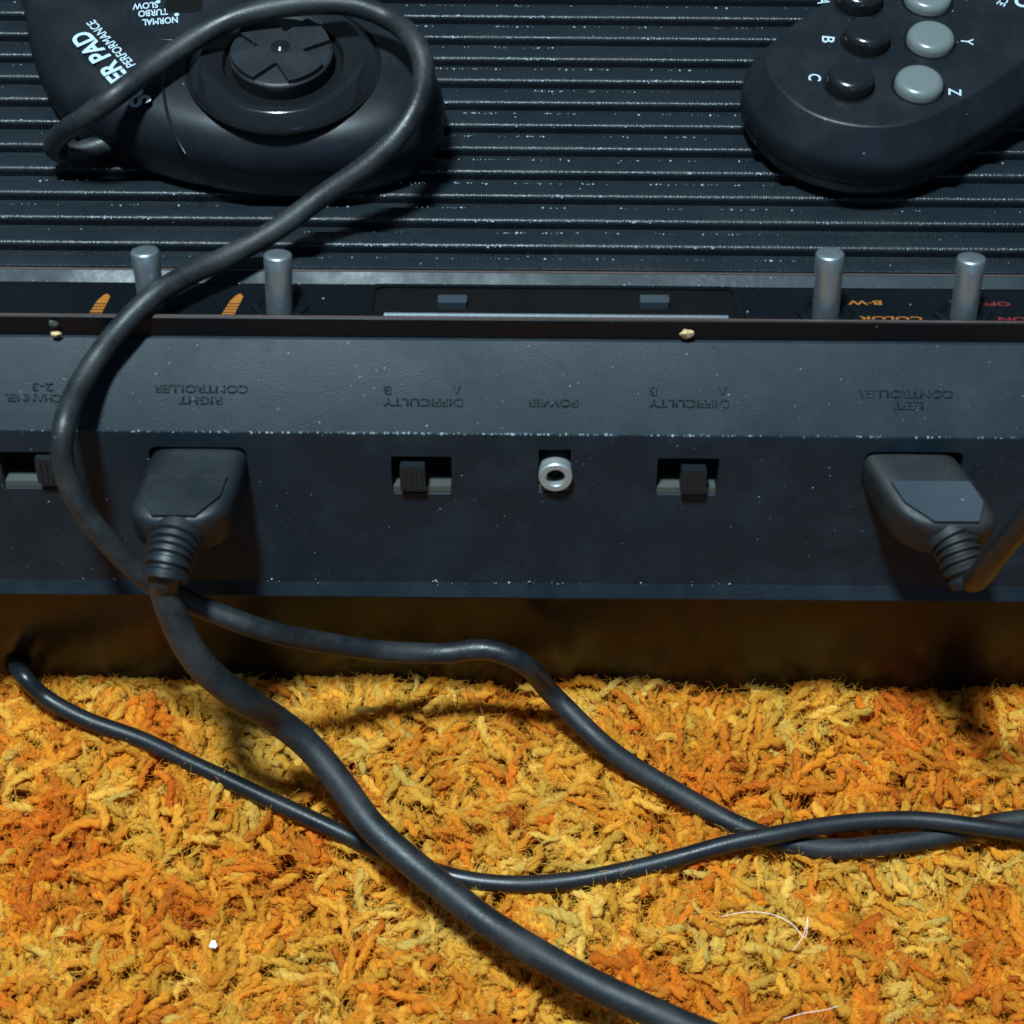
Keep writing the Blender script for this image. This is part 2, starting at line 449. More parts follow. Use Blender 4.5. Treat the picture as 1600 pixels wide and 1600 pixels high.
    fv = np.zeros((n, N, 2, S, 3), np.float32)
    fv[..., 0] = (np.cos(ang[None, None] - 1.6 * tw[..., None])[:, :, None] * 1.5 + rng.uniform(0, 40, n)[:, None, None, None])
    fv[..., 1] = np.sin(ang[None, None] - 1.6 * tw[..., None])[:, :, None] * 1.5 + np.array([0, 7.3])[None, None, :, None]
    fv[..., 2] = (s * .22)[:, :, None, None]
    fb.data.foreach_set('vector', fv.ravel())
    o = link('carpet_pile', me, M['yarn'])
    o['kind'] = 'stuff'; o['label'] = 'yellow and orange twisted shag carpet pile under the cords'; o['category'] = 'carpet'
    # loose fibres standing out of the yarn
    nf = 380000
    ti = rng.integers(0, n, nf); pi = rng.integers(4, N, nf)
    p0 = c[ti, pi]; d = rng.normal(0, 1, (nf, 3)); d[:, 2] = np.abs(d[:, 2]) * .8; d /= np.linalg.norm(d, axis=1, keepdims=True)
    bend = rng.normal(0, .8, (nf, 3)); L = np.where(rng.random(nf) < .6, rng.uniform(.9, 1.9, nf), rng.uniform(2.0, 4.4, nf))[:, None]
    pts = np.stack([p0, p0 + d * L * .4 + bend * .15, p0 + d * L * .75 + bend * .6, p0 + d * L + bend * 1.3], 1) * MM
    pts[..., 1] = np.minimum(pts[..., 1], -.0005)
    hc = bpy.data.hair_curves.new('fuzz'); hc.add_curves([4] * nf)
    hc.attributes['position'].data.foreach_set('vector', pts.astype(np.float32).ravel())
    ra = hc.attributes.new('radius', 'FLOAT', 'POINT'); ra.data.foreach_set('value', np.full(nf * 4, .000036, np.float32))
    ca = hc.attributes.new('dye', 'FLOAT_COLOR', 'CURVE'); c4 = np.ones((nf, 4), np.float32); c4[:, :3] = dye[ti] * 1.25
    ca.data.foreach_set('color', c4.ravel())
    hc.materials.append(M['yarn'])
    h = bpy.data.objects.new('carpet_fuzz', hc); COL.objects.link(h)
    h['kind'] = 'stuff'; h['label'] = 'fine loose fibres standing out of the carpet yarn'; h['category'] = 'carpet'
build_carpet()

# ------------------------------------------------------------------ game console
con = thing('game_console', (11, 100, 0), 'black ribbed video game console seen from behind, standing on shag carpet', 'game console')

# lower case
link('base', extrude_x(round_poly([(1.0, -10.5), (-0.5, rim0[1] + 6), (222, rim0[1] + 6), (215, -10.5)], [.6, 1, 1, 1]), XL + 4, XR - 4), M['base'], con, 30)

# rear panel with its openings
prof = round_poly([(rim0[0] - .5, rim0[1]), (rim0[0] - .5, rim0[1] + .7), (FACE_P.y + 3.6 * math.tan(TILT), FACE_P.z + 3.6),
                   crease, slope_top, (slope_top[0] + 3, slope_top[1] - .2), (slope_top[0] + 3, rim0[1])],
                  [.5, .5, .5, .9, .3, .2, 0], 4)
panel = link('rear_panel', extrude_x(prof, XL, XR), M['shell'], con)
def uface(x, y): return upl(x, y, FACE_P, FACE_N)
def face_rect(x0, y0, x1, y1):
    a = uface(x0, y0); b = uface(x1, y0); c = uface((x0 + x1) / 2, y1); o = (a + b) / 2
    h = (o - c).dot(FACE_UP); w = (b - a).x
    return (o + c) / 2, w, h
cutters = []
def cut(poly, o, depth):
    ob = link('cutter', prism(poly, o, EX, FACE_UP, FACE_N, -depth, 4)); cutters.append(ob)
    md = panel.modifiers.new('cut', 'BOOLEAN'); md.operation = 'DIFFERENCE'; md.object = ob; md.solver = 'EXACT'
PORT_L = face_rect(235, 699, 387, 757); PORT_R = face_rect(1348, 707, 1502, 766)
SLOTS = [face_rect(2, 707, 96, 763), face_rect(612, 714, 706, 771), face_rect(1026, 717, 1122, 773)]
JACK = face_rect(841, 703, 892, 769)
for o, w, h in (PORT_L, PORT_R):
    cut(round_poly(rect(w, h), [2.2] * 4, 5), o, 13)
for o, w, h in SLOTS:
    cut(round_poly(rect(w, h), [.6] * 4, 3), o, 7)
cut(round_poly(rect(JACK[1], JACK[2]), [.4] * 4, 3), JACK[0], 9)
bpy.context.view_layer.update()
me = bpy.data.meshes.new_from_object(panel.evaluated_get(bpy.context.evaluated_depsgraph_get()))
panel.modifiers.clear(); panel.data = me
for c in cutters: bpy.data.objects.remove(c)
bv = panel.modifiers.new('soft', 'BEVEL'); bv.width = .25 * MM; bv.segments = 2; bv.limit_method = 'ANGLE'; bv.angle_limit = math.radians(50)
shade(me, 30)

# slide switches
for i, (o, w, h) in enumerate(SLOTS):
    sw = link('slide_switch', prism(round_poly(rect(w - .1, h - .1), .6, 3), o, EX, FACE_UP, FACE_N, -6.9, -6.2), M['dark'], con)
    link('switch_ledge', prism(round_poly(rect(w - .3, 1.6), .3, 2), o - FACE_UP * (h / 2 - .85), EX, FACE_UP, FACE_N, -5.5, -.5), M['ivory'], sw, 30)
    k = uface([78, 645, 1083][i], [731, 743, 748][i])
    link('knob', prism(round_poly(rect(5.6, 6.6), .5, 3), k, EX, FACE_UP, FACE_N, -6.0, 1.4), M['knob'], sw, 30)
    for r in range(4):
        link('knob_ridge', prism(round_poly(rect(.55, 5.2), .2, 2), k + EX * (-1.8 + 1.2 * r), EX, FACE_UP, FACE_N, 1.38, 1.75), M['knob'], sw, 30)
# power jack
jc = uface(868, 741)
jk = link('power_jack', lathe([(3.75, -8), (3.75, 1.2), (3.5, 1.5), (2.3, 1.5), (2.1, 1.3), (2.05, -6)], jc, EX, FACE_UP, FACE_N, 40, True, False), M['jack'], con, 35)
link('jack_bore', lathe([(2.06, -1.6), (2.06, -1.2)], jc, EX, FACE_UP, FACE_N, 24), M['dark'], jk)
link('switch_ledge', prism(round_poly(rect(JACK[1] - .3, 1.3), .3, 2), JACK[0] - FACE_UP * (JACK[2] / 2 - .7), EX, FACE_UP, FACE_N, -7, -.4), M['ivory'], jk, 30)

# moulded lettering on the sloping band, upside down from behind
def slope_text(s, x, y, w_px, h=1.75):
    o = upl(x, y, SLOPE_P, SLOPE_N)
    a = upl(x - w_px / 2, y, SLOPE_P, SLOPE_N); b = upl(x + w_px / 2, y, SLOPE_P, SLOPE_N)
    link('moulded_lettering', text_mesh(s, h, o, -EX, -SLOPE_UP, .15, width=(b - a).length, bold=.012), M['letter'], con)
slope_text('CHANNEL', 52, 622, 88); slope_text('2-3', 67, 605, 33)
slope_text('RIGHT', 313, 626, 68); slope_text('CONTROLLER', 314, 608, 148)
for x, y in ((661, 629), (1076, 631)):
    slope_text('DIFFICULTY', x, y, 124); slope_text('A', x + 53, y - 20, 13); slope_text('B', x - 56, y - 19, 12)
slope_text('POWER', 863, 630, 80)
slope_text('LEFT', 1419, 634, 46); slope_text('CONTROLLER', 1415, 616, 148)

# switch panel: upright ridge, sunken floor, bright sloping strip
fy0 = floor0[0] + 4
sp = round_poly([(slope_top[0] + .1, slope_top[1] - 5), ridge, (ridge[0] + 1.3, ridge[1] - .05), floor0, floor_end, strip_end,
                 (strip_end[0] + 2, strip_end[1] - .2), (strip_end[0] + 2, slope_top[1] - 5)], [0, .35, .35, .3, .25, .3, .2, 0], 4)
bez = link('switch_panel', extrude_x(sp, XL + .4, XR - .4), M['bezel'], con, 30)
sn = Vector((0, -math.sin(math.radians(24)), math.cos(math.radians(24))))
link('panel_strip', mesh([Vector((x, p[0], p[1])) + sn * d for d in (.06, .22) for x in (XL + .6, XR - .6) for p in (floor_end, strip_end)],
     [(0, 1, 3, 2), (4, 5, 7, 6), (0, 1, 5, 4), (2, 3, 7, 6), (0, 2, 6, 4), (1, 3, 7, 5)]), M['strip'], bez)

for nm, (yy, zz) in (('ridge_trim', (ridge[0] + .55, ridge[1])), ('strip_trim', (strip_end[0] - .25, strip_end[1] + .12))):
    link(nm, extrude_x([(yy - .22, zz - .3), (yy - .22, zz + .1), (yy + .22, zz + .12), (yy + .22, zz - .3)], XL + .5, XR - .5), M['trim'], bez)
def ufloor(x, y): return upl(x, y, FLOOR_P, FLOOR_N)
# cartridge slot: a raised surround on the floor with a dark well
a = ufloor(580, 470); b = ufloor(1152, 474)
so = Vector(((a.x + b.x) / 2, (floor0[0] + floor_end[0]) / 2, 0)); so.z = FLOOR_P.z + (so.y - FLOOR_P.y) * math.tan(FLOOR_ANG)
slot_w = b.x - a.x; slot_d = (floor_end[0] - floor0[0]) - 1.2
slot = link('cartridge_slot', prism(round_poly(rect(slot_w, slot_d), [3, 3, 1, 1], 5), so, EX, FLOOR_UP, FLOOR_N, -2, .25), M['dark'], con, 30)
link('slot_well', prism(round_poly(rect(slot_w - 3.2, slot_d - 1.6), [2.4, 2.4, .6, .6], 5), so + EX * .6 + FLOOR_UP * .3, EX, FLOOR_UP, FLOOR_N, .2, .42), M['dark'], slot)
po = round_poly(rect(slot_w + 2.4, slot_d), [3.4, 3.4, 3.0, 3.0], 7); pi_ = round_poly(rect(slot_w - 1.4, slot_d - 2.2), [2.2, 2.2, 2.0, 2.0], 7)
fr = lambda P, h: [so + EX * p[0] + FLOOR_UP * p[1] + FLOOR_N * h for p in P]
link('tray_rim', loft([fr(po, -.5), fr(po, .75), fr([(p[0] * .996, p[1] * .97) for p in po], 1.0), fr(pi_, .95), fr(pi_, .3)], False, False), M['bezel'], slot, 40)
le = uy(870, 494, ridge[0] + 2.6)
la = uy(600, 490, le.y); lb = uy(1138, 497, le.y)
link('slot_lip', extrude_x(round_poly([(le.y - .6, le.z - 3), (le.y - .6, le.z - .2), (le.y + .6, le.z + .2), (le.y + .6, le.z - 3)], [0, .15, .15, 0], 3), la.x, lb.x), M['lip'], slot, 30)
for px in (707, 1022):
    c0 = ufloor(px, 479)
    link('latch_tab', prism(round_poly(rect(6.4, 2.8), .4, 3), c0, EX, FLOOR_UP, FLOOR_N, .1, 2.2), M['plug_lit'], slot, 30)

# toggle levers
for (tx, ty, bx, by) in ((226, 398, 238, 480), (434, 404, 437, 486), (1297, 402, 1290, 496), (1518, 409, 1505, 498)):
    B_ = ufloor(bx, by); T_ = uy(tx, ty - 7, B_.y + 5.2)
    ax = (T_ - B_).normalized(); s1 = ax.cross(Vector((0, 0, 1))).normalized(); s2 = ax.cross(s1); Lh = (T_ - B_).length
    lv = link('toggle_lever', lathe([(2.9, -1), (2.95, Lh * .5), (3.05, Lh * .75), (3.1, Lh - .45), (2.95, Lh - .12), (2.7, Lh), (1.2, Lh + .05), (.05, Lh + .06)], B_, s1, s2, ax, 32), M['lever'], con, 40)
    link('lever_socket', lathe([(6.6, -.5), (6.4, .5), (5.2, .75), (4.6, .3), (4.2, -.3)], B_ + FLOOR_UP * 1.4, EX, FLOOR_UP, FLOOR_N, 6, True, True), M['bezel'], lv)

# printed words beside the levers, upside down from behind
def floor_text(s, x, y, w_px, mat, h=1.5):
    o = ufloor(x, y); a = ufloor(x - w_px / 2, y); b = ufloor(x + w_px / 2, y)
    link('printed_word', text_mesh(s, h, o, -EX, -FLOOR_UP, 0, width=(b - a).length, bold=.02), mat, con)
floor_text('B·W', 1351, 473, 53, M['print_orange']); floor_text('COLOR', 1392, 498, 98, M['print_orange'])
floor_text('OFF', 1555, 475, 46, M['print_red']); floor_text('ON', 1582, 499, 44, M['print_red'])
for x0 in (137, 345):                                   # striped pointer marks
    pts = [ufloor(x0, 493), ufloor(x0 + 20, 493), ufloor(x0 + 32, 470), ufloor(x0 + 35, 463), ufloor(x0 + 31, 459), ufloor(x0 + 25, 461), ufloor(x0 + 15, 470)]
    link('pointer_mark', mesh([p + FLOOR_N * .05 for p in pts], [tuple(range(7))]), M['print_orange'], con)
    for k in range(4):
        yy = 489 - 4.5 * k; xx = x0 + 1 + 4.0 * k
        q = [ufloor(xx - 1, yy), ufloor(xx + 20, yy), ufloor(xx + 20.5, yy - 1.2), ufloor(xx - .5, yy - 1.2)]
        link('pointer_stripe', mesh([p + FLOOR_N * .08 for p in q], [(0, 1, 2, 3)]), M['bezel'], con)

# ribbed deck
dk = [(strip_end[0] + .3, strip_end[1] - 2.4), (224, deck_z(224) - 2.4), (224, rim0[1] + 5.5), (slope_top[0] + 3.2, rim0[1] + 5.5), (slope_top[0] + 3.2, slope_top[1] - 5.2), (strip_end[0] + .3, slope_top[1] - 5.2)]
deck = link('deck', extrude_x(dk, XL, XR), M['rib'], con)
rows = [29.7, 62.5, 95.3, 130.6, 165.6, 200, 236.6, 272.5, 310.3, 347.8, 388.4]
Ys = [udeck(1150, r).y for r in rows]
pitch = (Ys[0] - Ys[-1]) / 10.0
print('RIBS', [round(v, 1) for v in Ys], pitch)
near = [Ys[-1] + pitch * k for k in range(15)]
def rib(y0, y1, mat=M['rib']):
    z0, z1 = deck_z(y0), deck_z(y1)
    p = round_poly([(y0, z0 - 2.6), (y0 + .05, z0), (y1, z1), (y1 + .1, z1 - 2.6)], [0, 1.5, .6, 0], 7)
    link('rib', extrude_x(p, XL + .2, XR - .2), mat, deck, 25)
rib(strip_end[0], Ys[-1] - pitch * .44)
for y0 in near:
    rib(y0, y0 + pitch * .57)

# ------------------------------------------------------------------ game pads
def resample(pts, n=96):
    P = [Vector(p) for p in pts]; m = len(P); dense = []
    for i in range(m):
        a, b, c, d = P[i - 1], P[i], P[(i + 1) % m], P[(i + 2) % m]
        for k in range(24):
            t = k / 24
            dense.append(.5 * ((2 * b) + (c - a) * t + (2 * a - 5 * b + 4 * c - d) * t * t + (3 * b - a - 3 * c + d) * t ** 3))
    for _ in range(30):
        dense = [(dense[i - 1] + dense[i] * 2 + dense[(i + 1) % len(dense)]) / 4 for i in range(len(dense))]
    s = [0]
    for i in range(len(dense)): s.append(s[-1] + (dense[(i + 1) % len(dense)] - dense[i]).length)
    out = []; j = 0
    for k in range(n):
        t = s[-1] * k / n
        while s[j + 1] < t: j += 1
        u = (t - s[j]) / max(s[j + 1] - s[j], 1e-9)
        out.append(dense[j].lerp(dense[(j + 1) % len(dense)], u))
    return out
def offset(P, d):
    n = len(P); out = []
    area = sum(P[i].x * P[(i + 1) % n].y - P[(i + 1) % n].x * P[i].y for i in range(n))
    sg = 1 if area > 0 else -1
    for i in range(n):
        t = (P[(i + 1) % n] - P[i - 1]).normalized()
        out.append(P[i] + Vector((t.y, -t.x)) * (sg * d))
    for _ in range(2):
        out = [(out[i - 1] + out[i] * 2 + out[(i + 1) % n]) / 4 for i in range(n)]
    return out
UPZ = Vector((0, 0, 1)); EY = Vector((0, 1, 0))
def pad_body(outline, levels, name, mat, parent, ang=35):
    rings = []
    for off, z in levels:
        rings.append([Vector((p.x, p.y, z)) for p in offset(outline, off)])
    return link(name, loft(rings), mat, parent, ang)

# pad with the six buttons
ZD = deck_z(100)
ZT = ZD + 21.0
cr_px = [(1240, 40), (1212, 66), (1197, 94), (1202, 115), (1219, 137), (1250, 166), (1281, 181), (1319, 192), (1366, 197), (1412, 194), (1459, 178), (1500, 156),
         (1553, 125), (1600, 93), (1680, 40), (1735, -20), (1730, -75), (1690, -120), (1655, -165), (1630, -215), (1570, -255), (1470, -262), (1390, -235),
         (1350, -190), (1355, -140), (1385, -95), (1370, -50), (1310, -8)]
ol = resample([uz(x, y, ZT).xy for x, y in cr_px], 120)
c0 = uz(1400, 90, ZD)
padR = thing('game_pad', (c0.x, c0.y, ZD), 'black game pad with round black and grey buttons lettered A B C X Y Z', 'game controller')
pad_body(ol, [(.6, ZD + .05), (2.2, ZD + 1.2), (4.6, ZD + 5.0), (5.2, ZD + 7.4)], 'lower_shell', M['pad'], padR, 50)
pad_body(ol, [(5.0, ZD + 7.45), (5.25, ZD + 7.8), (5.2, ZD + 12), (5.0, ZD + 13.0), (4.7, ZD + 13.8), (4.2, ZD + 14.5), (.55, ZT - .45), (.25, ZT - .2), (-.1, ZT - .06), (-.6, ZT), (-9, ZT + .02)], 'upper_shell', M['pad'], padR, 60)
def button(x, y, mat, r=5.55, lift=2.6):
    o = uz(x, y, ZT + lift); o.z = ZT
    b = link('button', lathe([(r, -.5), (r, lift - 1.5), (r - .35, lift - .65), (r - 1.1, lift - .12), (r - 1.9, lift), (.05, lift - .15)], o, EX, EY, UPZ, 48), mat, padR, 40)
    link('button_well', lathe([(r + .7, -.3), (r + .7, .07), (r + .02, .07), (r + .02, -.3)], o, EX, EY, UPZ, 48, False, False), M['dark'], b)
for x, y in ((1346, -18), (1357, 44), (1331, 112)): button(x, y, M['button_black'], 5.3, 4.2)
for x, y in ((1452, -12), (1456, 52), (1438, 122)): button(x, y, M['button_grey'])
RA = math.radians(262)
pr = Vector((math.cos(RA), math.sin(RA), 0)); pu = Vector((-math.sin(RA), math.cos(RA), 0))
for s, x, y in (('A', 1287, 2), ('B', 1294, 62), ('C', 1273, 121), ('X', 1502, -5), ('Y', 1511, 65), ('Z', 1492, 144)):
    link('printed_letter', text_mesh(s, 2.9, uz(x, y, ZT + .05), pr, pu, 0, width=2.3, bold=.012), M['print_white'], padR)
ra = math.radians(238); lr = Vector((math.cos(ra), math.sin(ra), 0)); lu = Vector((-math.sin(ra), math.cos(ra), 0))
link('printed_logo', text_mesh('SUPER PAD', 4.0, uz(1628, -38, ZT + .05), lr, lu, 0, width=27, bold=.03), M['print_white'], padR)
link('printed_logo', text_mesh('HIGH PERFORMANCE', 2.1, uz(1597, -38, ZT + .05), lr, lu, 0, width=26, bold=.012), M['print_white'], padR)

# pad with the direction disc
ZS = ZD + 10.0
sil = [(42, 40), (50, 91), (66, 130), (84, 157), (115, 190), (165, 217), (235, 242), (302, 260), (400, 274), (475, 276), (560, 270), (630, 252), (676, 224), (696, 190), (690, 145),
       (645, 88), (580, 45), (510, 5), (450, -40), (410, -100), (380, -180), (320, -245), (230, -275), (110, -265), (20, -220), (-20, -150), (0, -80), (28, -20)]
ol2 = resample([uz(x, y, ZS).xy for x, y in sil], 120)
c1 = uz(440, 110, ZD)
padL = thing('game_pad', (c1.x, c1.y, ZD), 'black game pad with a round direction disc under a looped cord', 'game controller')
ZL = ZD + 21.5
pad_body(ol2, [(-3.5, ZD + .05), (-2.2, ZD + 1.0), (-.5, ZD + 4.5), (0, ZS - .5)], 'lower_shell', M['pad'], padL, 50)
pad_body(ol2, [(-.2, ZS - .45), (0, ZS), (-.25, ZS + 3), (-1.2, ZS + 6), (-3.4, ZS + 8.6), (-6.5, ZS + 10.3), (-10.5, ZL - .3), (-14, ZL)], 'upper_shell', M['pad'], padL, 50)
rc = uz(443, 103, ZL); 
ring = link('disc_surround', lathe([(22.0, -1.0), (21.7, .1), (21.5, .4), (19.0, 2.75), (18.7, 2.95), (18.3, 3.0), (15.5, 2.3), (14.0, 1.7), (13.5, .3), (13.5, -.5)], rc, EX, EY, UPZ, 72, True, True), M['padgloss'], padL, 40)
link('groove', lathe([(22.6, -.3), (22.5, .12), (21.9, .12), (21.8, -.3)], rc, EX, EY, UPZ, 72, False, False), M['dark'], padL, 40)
link('disc_well', lathe([(13.45, .32), (11, .30)], rc, EX, EY, UPZ, 48, False, False), M['dark'], ring)
HD = 5.8
dc = uz(438, 74, ZL + HD); dc.z = ZL
disc = link('direction_disc', lathe([(11.5, -.2), (11.8, HD - 1.6), (11.5, HD - 1.2), (10.9, HD - 1.0), (.1, HD - 1.0)], dc, EX, EY, UPZ, 64), M['disc'], padL, 35)
# raised cross cut by the rim of the disc
R_ = math.radians(38); w = 4.7; r = 11.4; poly = []
for q in range(4):
    aa = R_ + q * math.pi / 2; h = math.asin(w / r)
    for k in range(7): poly.append((r * math.cos(aa - h + 2 * h * k / 6), r * math.sin(aa - h + 2 * h * k / 6)))
    bb = aa + math.pi / 4; poly.append((w * 1.08 * math.cos(bb), w * 1.08 * math.sin(bb)))
cross = link('raised_cross', prism(round_poly(poly, .25, 2), dc, EX, EY, UPZ, HD - 1.4, HD + .2), M['disc'], disc)
bvx = cross.modifiers.new('soft', 'BEVEL'); bvx.width = .45 * MM; bvx.segments = 3; bvx.limit_method = 'ANGLE'
link('centre_dimple', lathe([(2.4, .18), (2.2, .26), (1.5, .23), (1.2, .5), (.7, .8), (.05, .9)], dc + UPZ * HD, EX, EY, UPZ, 24), M['padgloss'], disc, 60)
# speed slider and its words
sl = uz(287, 8, ZL)
link('slider_recess', prism(round_poly(rect(9, 5.4), 2.4, 5), sl, EX, EY, UPZ, -.4, .08), M['dark'], padL)
ta = math.radians(188); tr = Vector((math.cos(ta), math.sin(ta), 0)); tu = Vector((-math.sin(ta), math.cos(ta), 0))
for s, x, y, wp in (('NORMAL', 250, 33, 8.3), ('TURBO', 239, 20, 6.9), ('SLOW', 227, 9, 6.0)):
    link('printed_word', text_mesh(s, 2.3, uz(x, y, ZL + .06), tr, tu, 0, width=wp, bold=.02), M['print_white'], padL)
for x, y in ((276, 23), (262, 12), (247, 3)):
    link('printed_dot', lathe([(.6, .06), (.05, .07)], uz(x, y, ZL), EX, EY, UPZ, 10, False, True), M['print_white'], padL)
la_ = math.radians(127); lr = Vector((math.cos(la_), math.sin(la_), 0)); lu = Vector((-math.sin(la_), math.cos(la_), 0))
link('printed_logo', text_mesh('SUPER PAD', 5.0, uz(172, 107, ZL + .06), lr, lu, 0, width=30, bold=.03), M['print_white'], padL)
link('printed_logo', text_mesh('HIGH PERFORMANCE', 2.3, uz(186, 82, ZL + .06), lr, lu, 0, width=27, bold=.012), M['print_white'], padL)
# raised panel edges on the upper shell
for pts in ([(256, 112), (256, 150), (263, 185), (275, 215), (290, 240)], [(200, 15), (207, 42), (225, 55), (250, 62), (275, 63)]):
    link('panel_edge', tube(spline([uz(x, y, ZL - (0.1 if y < 200 else (y - 200) * .06)) for x, y in pts], 1.0), .28, 8), M['padgloss'], padL, 60)

# ------------------------------------------------------------------ plugs and cords
def superring(o, s, n, hw, hh, e=4.0, k=40):
    out = []
    for i in range(k):
        a = 2 * math.pi * i / k; c, d = math.cos(a), math.sin(a)
        out.append(o + s * (hw * math.copysign(abs(c) ** (2 / e), c)) + n * (hh * math.copysign(abs(d) ** (2 / e), d)))
    return out
def plug(root, o, ax, mat, panel_mat, relief_pts, r0, r1, cord_pts, cord_r, cord_mat, hw=10.7, hh=5.6, ln=18.5):
    ax = ax.normalized(); s = EX; n = s.cross(-ax).normalized()
    if n.z < 0: n = -n
    sec = [(-8, hw - 1, hh - .8), (0, hw, hh), (ln * .55, hw + .5, hh + .4), (ln * .78, hw, hh + .2), (ln * .9, hw - 1.4, hh + .1), (ln * .97, hw - 3.0, hh - .2), (ln + .5, hw - 4.8, hh - 1.2), (ln + .8, hw - 5.8, hh - 2.4)]
    link('plug_body', loft([superring(o + ax * d, s, n, a, b, 5) for d, a, b in sec]), mat, root, 40)
    pl = round_poly([(-hw + 2.2, ln * .34), (hw - 2.2, ln * .34), (hw - 2.2, ln * .66), (hw - 6.0, ln * .96), (-hw + 6.0, ln * .96), (-hw + 2.2, ln * .66)], [.5, .5, 2, 1, 1, 2], 4)
    link('grip_panel', prism(pl, o + n * (hh + .3), s, ax, n, -1, .55), panel_mat, root, 35)
    path = spline(relief_pts, .35)
    L = len(path)
    def rr(i, t):
        r = r0 + (r1 - r0) * t
        return r + (0 if t < .22 or t > .86 else (.0 if (t - .22) * 5 / .64 % 1 < .5 else -.85))
    link('strain_relief', tube(path, rr, 24), mat, root, 50)
    link('cord', tube(spline(cord_pts), cord_r, 20), cord_mat, root, 60)

PL = PORT_L[0] - FACE_UP * 1.3
plugL = thing('controller_plug', (PL.x, PL.y, PL.z - 6), 'clean black plug in the rear port, its thick cord crossing the carpet', 'plug')
axL = Vector((-.17, -1, .04))
rp = [PL + axL.normalized() * d + Vector((0, 0, -q)) for d, q in ((16, 0), (19.5, .1), (23, .5), (26, 1.3), (28.5, 2.6))]
print('RELIEF_L', [proj(p) for p in rp])
cB = [rp[3], rp[4], uz(254, 908, rp[4].z - 2.5), uz(266, 950, rp[4].z - 8), uz(284, 992, rp[4].z - 14), uz(310, 1034, rp[4].z - 20), uz(345, 1068, rp[4].z - 26), uz(388, 1098, rp[4].z - 32), uz(432, 1125, 33),
      uz(480, 1163, 27), uz(530, 1222, 23), uz(580, 1290, 20), uz(640, 1345, 18), uz(700, 1393, 18), uz(760, 1440, 18), uz(840, 1490, 19), uz(930, 1540, 20), uz(1010, 1577, 20), uz(1090, 1612, 19), uz(1200, 1655, 16), uz(1320, 1690, 10)]
plug(plugL, PL, axL, M['plug'], M['plug'], rp, 6.1, 5.2, cB, 3.35, M['rubber_dull'])

PR = PORT_R[0] - FACE_UP * 1.4
plugR = thing('controller_plug', (PR.x, PR.y, PR.z - 6), 'dusty plug with painted-lit top, tilted sideways in the rear port behind the moulded word LEFT', 'plug')
axR = Vector((.42, -1, -.02))
rp = [PR + axR.normalized() * d + Vector((e, 0, -q)) for d, e, q in ((16, 0, 0), (19.5, 0, .2), (22.5, -.3, 1.0), (25, -.3, 2.2), (26.5, .3, 3.6))]
print('RELIEF_R', [proj(p) for p in rp])
cR = [rp[3], rp[4], uy(1532, 898, PR.y - 31), uy(1548, 876, PR.y - 34), uy(1560, 860, PR.y - 35), uy(1600, 812, PR.y - 36), uy(1660, 740, PR.y - 34), uy(1720, 650, PR.y - 26), uy(1790, 560, PR.y - 6)]
plug(plugR, PR, axR, M['plug_dusty'], M['plug_lit'], rp, 5.6, 4.6, cR, 2.6, M['rubber'])

# cord of the pad with the disc: over the pad, down the back, along the carpet
cA = [uz(190, 215, ZD + 7), uz(140, 232, ZD + 6), uz(105, 240, ZD + 5), uz(85, 232, ZD + 8), uz(94, 212, ZD + 14), uz(130, 188, ZD + 21), uz(180, 150, ZL + 5), uz(235, 108, ZL + 5), uz(290, 68, ZL + 6), uz(350, 35, ZL + 8),
      uz(420, 15, ZL + 10), uz(490, 6, ZL + 11), uz(555, 9, ZL + 11), uz(610, 30, ZL + 9), uz(648, 65, ZL + 10), uz(662, 108, ZL + 8), uz(652, 160, ZL + 6), uz(622, 210, ZL + 3), uz(575, 258, ZD + 20), uz(500, 310, ZD + 14), uz(430, 360, ZD + 10),
      uz(360, 398, ZD + 7.5), uz(295, 428, ZD + 8), uz(240, 462, ZD + 8.5), uy(190, 512, ridge[0] - 3), uy(150, 562, ridge[0] - 9), uy(118, 615, crease[0] + 1), uy(101, 670, crease[0] - 8), uy(100, 730, crease[0] - 13),
      uy(122, 788, crease[0] - 17), uy(168, 848, crease[0] - 21), uy(222, 900, crease[0] - 24), uy(268, 926, crease[0] - 25), uy(315, 948, crease[0] - 26), uy(400, 980, -18), uy(500, 1004, -15), uy(600, 1018, -12), uy(690, 1021, -10.5),
      uy(760, 1013, -10), uy(815, 1034, -12), uz(868, 1090, 13), uz(935, 1158, 10), ug(1030, 1222, 6.5), ug(1110, 1268, 4.5), ug(1175, 1300, 3.5), ug(1240, 1320, 2.8), ug(1310, 1326, 2.6), ug(1400, 1318, 2.6), ug(1490, 1302, 2.6), ug(1560, 1287, 2.6), ug(1620, 1278, 2.8), ug(1700, 1262, 3), ug(1800, 1250, 3)]
cordA = link('pad_cord', tube(spline(cA), 2.5, 20, .16), M['rubber_dull'], None, 60)
tag(cordA, 'dusty black cord looping over the direction disc and down the console back', 'cord')
